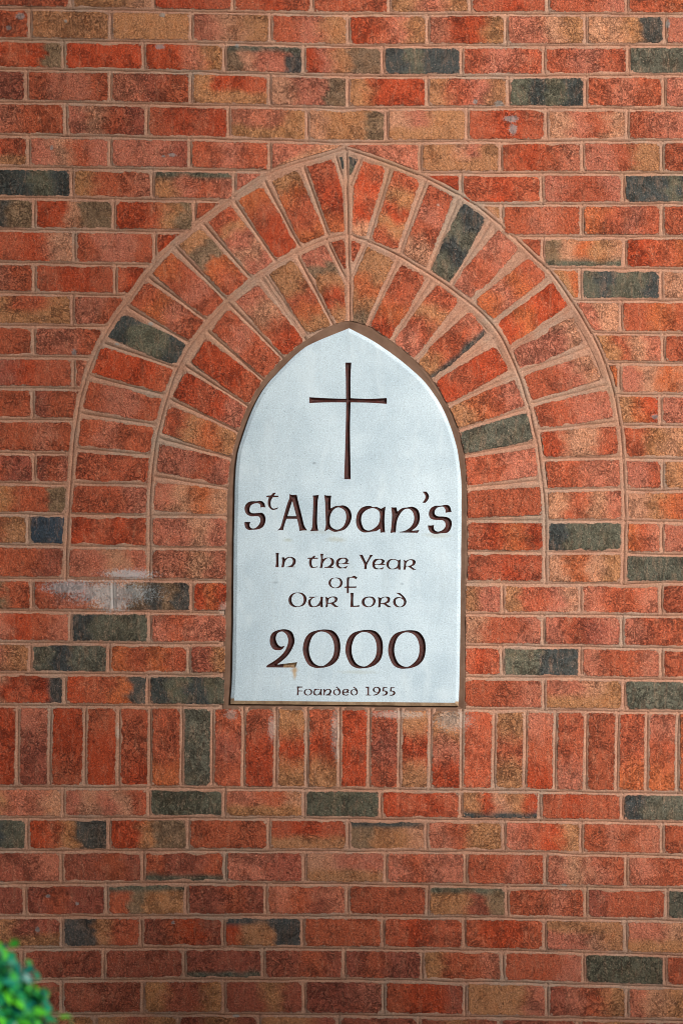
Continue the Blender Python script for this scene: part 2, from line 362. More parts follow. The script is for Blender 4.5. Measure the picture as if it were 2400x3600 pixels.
OLo = offset(OL, 13); ORo = offset(OR, -13)       # outer side of the extrados joint
if OLo[40, 0] > OL[40, 0]: OLo = offset(OL, -13)
if ORo[40, 0] < OR[40, 0]: ORo = offset(OR, 13)
def xat(P, y):
    o = np.argsort(P[:, 1]); return float(np.interp(y, P[o, 1], P[o, 0]))

# ------------------------------------------------------------------ brick maker
def code_cols(code):
    top = bot = None; c = code
    if '_' in c: c, bot = c.split('_')
    if '^' in c: c, top = c.split('^')
    return c, top, bot
def tone(code, u, v, size_v, seed, along):
    """colour of a brick at u along its length (0..1), v across (0..1)"""
    c, top, bot = code_cols(code)
    if not set(c) <= set('DK'): c = c.replace('D', 'd').replace('K', 'k')
    n = len(c); w_ = mn.noise(Vector((u*3+seed, v*2.2, seed*.7)))
    w_ += .55*mn.noise(Vector((u*9+seed, v*4.5, seed*.3)))+.35*mn.noise(Vector((u*17-seed, v*8, seed)))
    q = u+.13*w_; x = min(max(q*n-.5, 0), n-1); i = int(x); f = x-i; f = f*f*(3-2*f)
    j = min(i+1, n-1)
    if c[i] in 'dkDK' or c[j] in 'dkDK': f = min(max((f-.5)*2.6+.5, 0), 1)
    col = PAL[c[i]]*(1-f)+PAL[c[j]]*f
    for e, dd in ((top, v), (bot, 1-v)):
        if e:
            lim = .20 if e in 'DK' else .42
            k = 1-min(max((dd+.14*mn.noise(Vector((u*5+seed, 3.1, seed)))-lim)/.16+.5, 0), 1)
            col = col*(1-k)+PAL[e]*k
    return col
def brick_geo(mb, A, B, code, along, seed, face=0.0, step=13.0, rough=1.0, gapfn=None, t0=0.0, t1=1.0, coarse=False):
    """A(t), B(t): the two sides as functions of t in 0..1; along 's' or 't' = length direction"""
    L = np.hypot(*(np.array(A(.5))-np.array(A(.5-.5))))*2 if False else np.hypot(*(np.array(A(1))-np.array(A(0))))
    Wd = max(np.hypot(*(np.array(B(t))-np.array(A(t)))) for t in (t0, .5*(t0+t1), t1))
    L *= (t1-t0)
    if coarse: nt_, ns = 1, 1
    else: nt_ = max(3, int(round(L/step))); ns = max(3, int(round(Wd/step)))
    idx = {}; vs = []; cs = []; es = []
    sd_ = seed*13.7; chip = [.012+(random.uniform(.03, .08) if random.random() < .10 else 0) for _ in range(4)]
    for j in range(nt_+1):
        t = t0+(t1-t0)*j/nt_
        a = np.array(A(t), float); b = np.array(B(t), float)
        for i in range(ns+1):
            s = i/ns; p = a+(b-a)*s
            ed = min(s*Wd, (1-s)*Wd, (j/nt_)*L, (1-j/nt_)*L)
            onrim = i in (0, ns) or j in (0, nt_)
            cor = (i in (0, ns)) and (j in (0, nt_))
            d = face
            if not coarse:
                n1 = mn.noise(Vector((p[0]*.035, p[1]*.035, sd_)))
                n2 = mn.noise(Vector((p[0]*.035+40, p[1]*.035, sd_)))
                if onrim:
                    ctr = .5*(a+b); p = p+np.array([n1, n2])*2.6*rough
                    if cor: p = p+(np.array([.5*(A(.5*(t0+t1))[k]+B(.5*(t0+t1))[k]) for k in (0, 1)])-p)*chip[(i > 0)*2+(j > 0)]
                d += mn.noise(Vector((p[0]*.018, p[1]*.03, sd_+5)))*-.0014 + mn.noise(Vector((p[0]*.06, p[1]*.08, sd_+9)))*-.0009
                if onrim: d += .0005
            if along == 's': col = tone(code, s, j/nt_, 1, sd_, along)
            else: col = tone(code, j/nt_, s, 1, sd_, along)
            idx[i, j] = len(vs); vs.append(W(p[0], p[1], d)); cs.append(tuple(col)); es.append(ed)
    fs = [(idx[i, j], idx[i, j+1], idx[i+1, j+1], idx[i+1, j]) for i in range(ns) for j in range(nt_)]
    rim = [(i, 0) for i in range(ns)]+[(ns, j) for j in range(nt_)]+[(i, nt_) for i in range(ns, 0, -1)]+[(0, j) for j in range(nt_, 0, -1)]
    top_ = len(vs)
    for q in rim: vs.append(vs[idx[q]]); cs.append(cs[idx[q]]); es.append(0)
    base = len(vs)
    for q in rim:
        x, y, z = vs[idx[q]]; vs.append((x, .030, z)); cs.append(cs[idx[q]]); es.append(0)
    n = len(rim)
    for k in range(n):
        k2 = (k+1) % n; fs.append((top_+k, top_+k2, base+k2, base+k))
    mb.add(vs, fs, cs, es)

wall = thing('brick_wall', 'red and tan brick church wall with a pointed double arch of bricks around the white plaque', 'wall')
NB = [0]
def vary(code):
    NB[0] += 1; return code
def put(name, A, B, code, along='s', t0=0., t1=1.):
    NB[0] += 1; mb = MB(); seed = NB[0]*1.37
    # bricks differ a little in tint and how far they stand out
    k = random.uniform(.93, 1.07); kk = [k*random.uniform(.98, 1.02), k, k*random.uniform(.95, 1.05)]
    brick_geo(mb, A, B, code, along, seed, face=random.uniform(-.0010, .0006), t0=t0, t1=t1)
    mb.c = [tuple(np.array(c)*kk) for c in mb.c]
    return mb.build(name, M_BRICK, wall, centre=True, smooth=True)
HJ, HB = 8.4, 8.2     # half joint widths (head, bed)
def stretcher(r, xl, xr, code, lf=None, rf=None):
    """one brick of course r; lf / rf: boundary polylines it is cut to (already the brick's edge)"""
    def side(x, P, sgn):
        def f(t):
            x0 = x+sgn*HJ
            y = 0
            for _ in range(3):
                yt = bed(r, x0)+HB; yb = bed(r+1, x0)-HB; y = yt+(yb-yt)*t
                if P is not None: x0 = xat(P, y)
            return (x0, y)
        return f
    A, B = side(xl, lf, 1), side(xr, rf, -1)
    ts = np.linspace(0, 1, 41); ok = [t for t in ts if B(t)[0]-A(t)[0] > 5]
    if not ok or ok[-1]-ok[0] < .08: return
    # A goes down the left side, so mirror to keep normals outward
    put('brick', A, B, code, 's', ok[0], ok[-1])
MOD = 366.8*K
edges = {}
for r, row in ROWS.items():
    if row is None: continue
    xs = [lx(v) for v in row[0]]+[rx(v) for v in row[1]]; xs = [xs[0]-MOD]+xs+[xs[-1]+MOD]
    codes = row[2].split(); edges[r] = (xs[0], xs[-1])
    for i in range(len(xs)-1): stretcher(r, xs[i], xs[i+1], codes[min(i, len(codes)-1)])
FL = IL; FR = IR
for r, (jl, cl, jr, cr) in CUT.items():
    xs = [lx(v) for v in jl]; cl = cl.split(); cr = cr.split()
    if r in (14, 16): xs = [lx(-30)-0]; cl = [cl[0]]; xs = [lx(-32)]; left = xs
    elif r == 18: left = [lx(-68)]; cl = cl[1:]
    else: left = [xs[0]-MOD]+xs
    bl = OLo if r <= 18 else FL; br = ORo if r <= 18 else FR
    for i, c in enumerate(cl):
        last = i == len(cl)-1
        stretcher(r, left[i], left[i+1] if not last else 1215, c, None, bl if last else None)
    xs = [rx(v) for v in jr]+[rx(jr[-1])+MOD]
    for i, c in enumerate(cr):
        first = i == 0
        stretcher(r, 1215 if first else xs[i-1], xs[i], c, br if first else None, None)
    edges[r] = (left[0], xs[len(cr)-1])
# soldier course (row 23)
sx = [lx(v) for v in SOLD_L]+[rx(v) for v in SOLD_R]; sx = [sx[0]-108]+sx+[sx[-1]+108]
R23 = 23
def soldier(i):
    xa, xb = sx[i], sx[i+1]
    sl = -.010 if i < 12 else -.014
    def mk(x, sg):
        def f(t):
            yt = bed(23, x)+HB; yb = bed(24, x)-HB; y = yt+(yb-yt)*t
            return (x+sg*HJ+(y-yt)*sl, y)
        return f
    put('soldier_brick', mk(xa, 1), mk(xb, -1), SOLD_C[min(i, len(SOLD_C)-1)], 't')
for i in range(len(sx)-1): soldier(i)
edges[23] = (sx[0], sx[-1])

# arch rings: (outer end, inner end) of every radial joint
JOL = [(f5(605, 122), f5(725, 462)), (f5(430, 205), f5(597, 515)), (f5(285, 287), f5(488, 582)), (f5(143, 395), f5(375, 660)), (f5(10, 500), f5(262, 757)),
       (s1(670, 90), s1(955, 300)), (s1(575, 228), s1(878, 405)), (s1(460, 395), s1(815, 515)), (s1(400, 548), s1(765, 642)), (s1(360, 722), s1(728, 778)), (s1(342, 886), s1(703, 916)), (s1(328, 1045), s1(692, 1052)), (s3(313, 12), s3(688, 18)), (s3(308, 157), s3(687, 165)), (s3(305, 308), s3(687, 312))]
COLo = 'TOrrO OrRR rTPtP TDOr OrPr rOPr KDDK RRRr rPPr rPrr rrrr rrrP RrRr PPtP'.split()
JOR = [(f5(1010, 130), f5(905, 485)), (f5(1170, 195), f5(1045, 542)), (f5(1325, 272), f5(1180, 625)), (f5(1478, 380), f5(1280, 690)), (s2(862, -8), s2(588, 210)), (s2(968, 90), s2(692, 307)), (s2(1062, 240), s2(768, 432)), (s2(1135, 420), s2(812, 540)), (s2(1228, 590), s2(866, 682)), (s2(1272, 762), s2(897, 802)), (s2(1288, 926), s2(918, 934)), (s2(1298, 1068), s2(932, 1075)), (s4(1298, 41), s4(936, 42)), (s4(1296, 186), s4(937, 188)), (s4(1292, 330), s4(938, 328))]
COR = 'rTRTr rPrt KDKD PPrP rOPO RROR tPPP tPrr PPrr rttR PPrr Ptrt DDDK TtOt'.split()
JIL = [(f5(575, 535), f5(745, 865)), (f5(425, 630), f5(625, 915)), (s1(1200, 100), s1(1405, 385)), (s1(1048, 215), s1(1302, 470)), (s1(952, 345), s1(1210, 570)), (s1(850, 505), s1(1140, 690)), (s1(770, 655), s1(1095, 808)), (s1(722, 835), s1(1065, 930)), (s1(700, 1012), s1(1048, 1067)), (s3(688, 17), s3(1043, 20)), (s3(687, 165), s3(1042, 168)), (s3(687, 312), s3(1040, 316))]
CIL = 'TTrOT rPrP PtrR rPrr RRRr RrRP rTOT PPrP PtOt PPtP PPtP'.split()
JIR = [(f5(1045, 560), f5(905, 868)), (s2(418, 95), s2(228, 390)), (s2(580, 210), s2(338, 480)), (s2(700, 375), s2(420, 572)), (s2(800, 545), s2(488, 688)), (s2(862, 700), s2(538, 802)), (s2(898, 858), s2(565, 918)), (s2(925, 1030), s2(575, 1068)), (s4(935, 42), s4(575, 38)), (s4(937, 188), s4(578, 183)), (s4(938, 328), s4(575, 322))]
CIR = 'rrOR rTrP PrrT_K RRrR PrOT DDDD PPrr rrrr RORr rRrr'.split()
def arc(poly):
    P = np.array(poly, float); d = np.r_[0, np.cumsum(np.hypot(*np.diff(P, axis=0).T))]; d /= d[-1]
    return lambda t: np.array([np.interp(t, d, P[:, 0]), np.interp(t, d, P[:, 1])])
def vouss(a, b, code, g0, g1, width=99., jmin=14.):
    """brick between two radial joints; a lies on the left (seen from the front), both run top/outer -> inner"""
    fa, fb = arc(a), arc(b)
    def shr(t):
        p, q = fa(t), fb(t); v = q-p; n = np.hypot(*v)+1e-6; g = max(n-width, jmin)/2
        g = min(g, n*.49); return p+v/n*g, q-v/n*g
    A = lambda t: tuple(shr(t)[0]); B = lambda t: tuple(shr(t)[1])
    L = np.hypot(*(fa(1)-fa(0))); ts = np.linspace(g0/L, 1-g1/L, 60)
    ok = [t for t in ts if np.hypot(*(np.array(B(t))-np.array(A(t)))) > 7]
    if len(ok) < 6: return
    put('arch_brick', A, B, code, 't', ok[0], ok[-1])
for i in range(len(JOL)-1): vouss(JOL[i+1], JOL[i], COLo[i], 11, 11)
for i in range(len(JOR)-1): vouss(JOR[i], JOR[i+1], COR[i], 11, 11)
for i in range(len(JIL)-1): vouss(JIL[i+1], JIL[i], CIL[i], 11, 2)
for i in range(len(JIR)-1): vouss(JIR[i], JIR[i+1], CIR[i], 11, 2)
C0, C1, C2 = f5(806, 60), f5(815, 450), (1230, 1129)
vouss(JOL[0], [f5(757, 82), f5(800, 230), f5(814, 450)], 'rRRO', 13, 13, 200, 21)
vouss([f5(757, 82), f5(802, 235)], [f5(806, 70), f5(811, 235)], 'KK', 13, 0, 200, 17)
vouss([f5(878, 92), f5(828, 215), f5(816, 455)], JOR[0], 'rRrRt', 13, 13, 200, 21)
vouss([f5(807, 70), f5(812, 220)], [f5(878, 92), f5(824, 220)], 'KD', 13, 0, 200, 17)
vouss(JIL[0], [f5(713, 470), f5(812, 675), f5(821, 845)], 'PDTRT', 13, 2, 200, 21)
vouss([f5(713, 470), f5(814, 670)], [f5(815, 452), f5(819, 670)], 'rr', 13, 0, 200, 19)
vouss([f5(898, 482), f5(828, 645), f5(822, 848)], JIR[0], 'TTOTD', 13, 2, 200, 21)
vouss([f5(815, 452), f5(821, 640)], [f5(898, 482), f5(825, 640)], 'rr', 13, 0, 200, 19)

# the rest of the wall beyond the picture, one joined part
fm = MB(); letters = ['rr', 'rP', 'rR', 'Tr', 'PT', 'BB', 'DD', 'tP', 'rO', 'PP', 'Rr', 'rTD']
XL, XR = -3400, 5800
def cheap(xa, xb, ya, yb, code):
    v0 = random.uniform(.92, 1.08)
    n0 = len(fm.c)
    brick_geo(fm, lambda t: (xa, ya(xa)+(yb(xa)-ya(xa))*t), lambda t: (xb, ya(xb)+(yb(xb)-ya(xb))*t), code, 's', random.random()*50, random.uniform(-.001, .0005), coarse=True)
    fm.c[n0:] = [tuple(np.array(c)*v0) for c in fm.c[n0:]]
for r in range(-18, 39):
    if r == 23 or r in edges:
        e0, e1 = edges[r]
    else:
        e0 = e1 = random.choice([0, .5])*MOD + 1200
    mod = 108 if r == 23 else MOD
    ya = (lambda r: lambda x: bed(r, x)+HB)(r); yb = (lambda r: lambda x: bed(r+1, x)-HB)(r)
    x = e0
    while x > XL: cheap(x-mod+HJ, x-HJ, ya, yb, random.choice(letters)); x -= mod
    x = e1
    while x < XR: cheap(x+HJ, x+mod-HJ, ya, yb, random.choice(letters)); x += mod
o = fm.build('outer_courses', M_BRICK, wall); o['kind'] = 'stuff'

# ------------------------------------------------------------------ mortar: tooled strips over a backing
mm = MB()
PROF = [(-24, .0030), (-11, .0010), (-3.2, .0002), (-1.2, .0034), (1.2, .0034), (3.2, .0004), (11, .0010), (24, .0030)]
def strip(pts, off=0.0, wob=1.6, step=18, wide=1.0, ctr=0.0):
    P = np.asarray(pts, float); d = np.hypot(*np.diff(P, axis=0).T).sum()
    n = max(2, int(d/step)); P = resample(P, n+1)
    t = np.gradient(P, axis=0); t /= np.hypot(t[:, 0], t[:, 1])[:, None]+1e-9; nr = np.c_[-t[:, 1], t[:, 0]]
    vs = []; fs = []; sd_ = random.random()*99; m_ = len(PROF)
    for i in range(n+1):
        wv = mn.noise(Vector((P[i, 0]*.012, P[i, 1]*.012, sd_)))*wob*2+ctr
        dv = mn.noise(Vector((P[i, 0]*.02, P[i, 1]*.02, sd_+7)))*.0006
        for (u, z) in PROF:
            u = u*wide
            q = P[i]+nr[i]*(u+wv*(abs(u) < 20))
            vs.append(W(q[0], q[1], z+off+dv))
    for i in range(n):
        for k in range(m_-1): fs.append((i*m_+k, i*m_+k+1, (i+1)*m_+k+1, (i+1)*m_+k))
    mm.add(vs, fs)
def bedstrip(i, xa, xb):
    xs = np.arange(xa, xb+1, 30.); strip([(x, bed(i, x)) for x in xs], 0.0, 2.0, ctr=1.5)
XS0, XS1 = -700, 3100
for i in range(-3, 36):
    y0 = bed(i, 1200)
    if i == 23: bedstrip(i, XS0, IL[-1][0]-2); bedstrip(i, IR[-1][0]+2, XS1); continue
    if y0 < 515 or i > 23: bedstrip(i, XS0, XS1); continue
    bl, br = (OL, OR) if i <= 18 else (IL, IR)
    def cross(P):
        for p, q in zip(P[:-1], P[1:]):
            if (p[1]-bed(i, p[0]))*(q[1]-bed(i, q[0])) <= 0: return q[0]
        return P[-1][0]
    bedstrip(i, XS0, cross(bl)); bedstrip(i, cross(br), XS1)
def headstrip(x, r, sl=0.0):
    ya, yb = bed(r, x), bed(r+1, x); strip([(x, ya), (x+(yb-ya)*sl, yb)], .0003, 1.2, ctr=random.uniform(-2, 1))
for r, row in ROWS.items():
    if row is None: continue
    xs = [lx(v) for v in row[0]]+[rx(v) for v in row[1]]
    for x in [xs[0]-MOD]+xs+[xs[-1]+MOD]: headstrip(x, r)
for r, (jl, cl, jr, cr) in CUT.items():
    for v in (jl if jl else [-32]):
        headstrip(lx(v), r)
    for v in jr: headstrip(rx(v), r)
for i, x in enumerate(sx): headstrip(x, 23, -.010 if i < 12 else -.014)
for P in (OL, OR): strip(P, -.0004, 1.5)
for P in (ML, MR): strip(P, -.0003, 1.5)
for J in (JOL, JOR, JIL, JIR):
    for a, b in J: strip([a, b], .0001, 1.0, wide=1.25)
strip([C0, C1, C2], -.0006, 1.0)
for q in ([f5(757, 82), f5(806, 240)], [f5(878, 92), f5(822, 220)], [f5(713, 470), f5(816, 680)], [f5(898, 482), f5(824, 645)]): strip(q, .0001, .6)
# backing
def back(q): mm.add([W(x, y, .0037) for x, y in q], [tuple(range(len(q)))[::-1]])
bx0, by0, bx1, by1 = 600., 1000., 1850., 2620.
ringp = resample(np.concatenate([resample(IL[::-1], 50), resample(IR, 50)[1:], [IL[-1]]]), 120)[:-1]
cx_, cy_ = 1215., 1900.
def hit(p):
    dx, dy = p[0]-cx_, p[1]-cy_; k = min(((bx1-cx_) if dx > 0 else (bx0-cx_))/dx if abs(dx) > 1e-6 else 1e9, ((by1-cy_) if dy > 0 else (by0-cy_))/dy if abs(dy) > 1e-6 else 1e9)
    return (cx_+dx*k, cy_+dy*k)
for i in range(len(ringp)):
    p, q = ringp[i], ringp[(i+1) % len(ringp)]; hp, hq = hit(p), hit(q); poly = [tuple(p), hp]
    if abs(hp[0]-hq[0]) > .5 and abs(hp[1]-hq[1]) > .5:
        poly.append((bx0 if min(hp[0], hq[0]) < bx0+1 else bx1, by0 if min(hp[1], hq[1]) < by0+1 else by1))
    back(poly+[hq, tuple(q)])
for xa, ya, xb, yb in ((XL, -2100, XR, by0), (XL, by1, XR, 4400), (XL, by0, bx0, by1), (bx1, by0, XR, by1)): back([(xa, ya), (xa, yb), (xb, yb), (xb, ya)])
mm.build('mortar', M_MORTAR, wall, smooth=True)
# body of the wall behind the facing
cm = MB(); x0, x1 = W(XL, 1800)[0]-.02, W(XR, 1800)[0]+.02
z1 = W(1200, -2100)[2]+.05
vs = [(x, y, z) for x in (x0, x1) for y in (.0285, .33) for z in (-.1, z1)]
cm.add(vs, [(0, 1, 3, 2), (4, 6, 7, 5), (0, 4, 5, 1), (2, 3, 7, 6), (0, 2, 6, 4), (1, 5, 7, 3)])
cm.build('wall_core', M_MORTAR, wall)

# ------------------------------------------------------------------ plaque
plaque = thing('stone_plaque', 'white pointed-arch stone plaque with cross and maroon St Alban\'s lettering set in the brick wall', 'plaque', (0, 0, W(1210, 2480)[2]))
pz = plaque.location.z
def pb(mbx, name, m_, parent=plaque, smooth=False):
    mbx.v = [(x, y, z-pz) for x, y, z in mbx.v]; return mbx.build(name, m_, parent, smooth=smooth)
NL = 64
def ring(L, R, bot=24):
    a = resample(L[::-1], NL); b = resample(R, NL); c = resample([R[-1], L[-1]], bot)
    return np.concatenate([a, b[1:], c[1:-1]])
FO, SO = ring(IL, IR), ring(SL, SR)
def inset(P, k):
    n = len(P); out = []
    for i in range(n):
        e1 = P[i]-P[i-1]; e2 = P[(i+1) % n]-P[i]; n1 = np.array([-e1[1], e1[0]])/np.hypot(*e1); n2 = np.array([-e2[1], e2[0]])/np.hypot(*e2)
        out.append(P[i]+k*(n1+n2)/(1+n1@n2))
    return np.array(out)
if not (inset(SO, 5)[:, 0].max() < SO[:, 0].max()): INS = -1
else: INS = 1
FF = inset(SO, 13*INS)
def loopband(rings, name, m_, smooth=False):
    """rings: list of (polygon, depth)"""
    b_ = MB(); n = len(rings[0][0])
    vs = [W(p[0], p[1], d_) for P, d_ in rings for p in P]; fs = []
    for k in range(len(rings)-1):
        for i in range(n):
            j = (i+1) % n; fs.append((k*n+i, k*n+j, (k+1)*n+j, (k+1)*n+i))
    b_.add(vs, fs); return pb(b_, name, m_, smooth=smooth)
FACE = -.0064
FOw = inset(FO, -4*INS)
jit = np.array([[mn.noise(Vector((p[0]*.03, p[1]*.03, 2)))*1.6, mn.noise(Vector((p[0]*.03, p[1]*.03, 9)))*1.6] for p in SO])
loopband([(FOw, .0075), (FOw, .0018), (inset(FO, 5*INS), .0022), (inset(SO, -3*INS), .0052), (inset(SO, 3*INS), .0056)], 'sealant_joint', M_SEAL)
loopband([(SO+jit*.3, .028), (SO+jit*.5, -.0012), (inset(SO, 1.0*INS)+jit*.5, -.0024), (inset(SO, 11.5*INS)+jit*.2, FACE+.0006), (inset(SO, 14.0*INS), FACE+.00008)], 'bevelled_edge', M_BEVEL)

# letters, traced as outlines: * marks a corner
def G_(txt, ox, oy, sc, sx_=0, sy_=0):
    cs = []
    for part in txt.split('|'):
        pts = []
        for tok in part.split():
            c = tok.endswith('*'); x, y = tok.rstrip('*').split(',')
            pts.append((ox+(float(x)+sx_)/sc, oy+(float(y)+sy_)/sc, c))
        cs.append(pts)
    return cs
def spline(pts, n=5):
    P = [np.array(p[:2]) for p in pts]; m_ = len(P); out = []
    for i in range(m_):
        b, c = P[i], P[(i+1) % m_]; cb, cc = pts[i][2], pts[(i+1) % m_][2]
        a = P[i-1] if not cb else 2*b-c; d = P[(i+2) % m_] if not cc else 2*c-b
        if cb and cc: out.append(b); continue
        if cb: a = b-(c-b)*.6
        if cc: d = c+(c-b)*.6
        for k in range(n):
            t = k/n; out.append(.5*((2*b)+(-a+c)*t+(2*a-5*b+4*c-d)*t*t+(-a+3*b-3*c+d)*t**3))
    return np.array(out)
L1 = (840, 1710, 3.92); L1b = (1220, 1710, 3.92); L2 = (950, 1920, 5.2267); L2b = (1200, 1920, 5.2267); L4 = (1000, 2060, 6.5333); L4b = (1200, 2060, 6.5333); L5 = (920, 2190, 2.6133); L6 = (1030, 2400, 4.2378)
ZERO = '590,58 660,75 710,140 722,230 705,320 655,378 590,405 545,411 490,411 430,383 392,315 377,240 395,150 440,92 510,66|550,78 610,97 650,150 665,230 650,310 600,370 545,395 480,368 443,300 435,220 460,135 500,93'
DD_ = '620,60* 655,60* 690,90 708,130 695,170 655,188 615,178 595,145 610,105 650,95 675,102* 655,80|650,105 680,125 682,155 652,178 625,160 618,130 630,110'
FIVE = '1335,62* 1405,65* 1398,75* 1355,78* 1350,112* 1390,120 1410,148 1390,180 1350,190 1318,185* 1322,175* 1360,172 1378,150 1365,130 1325,127*'
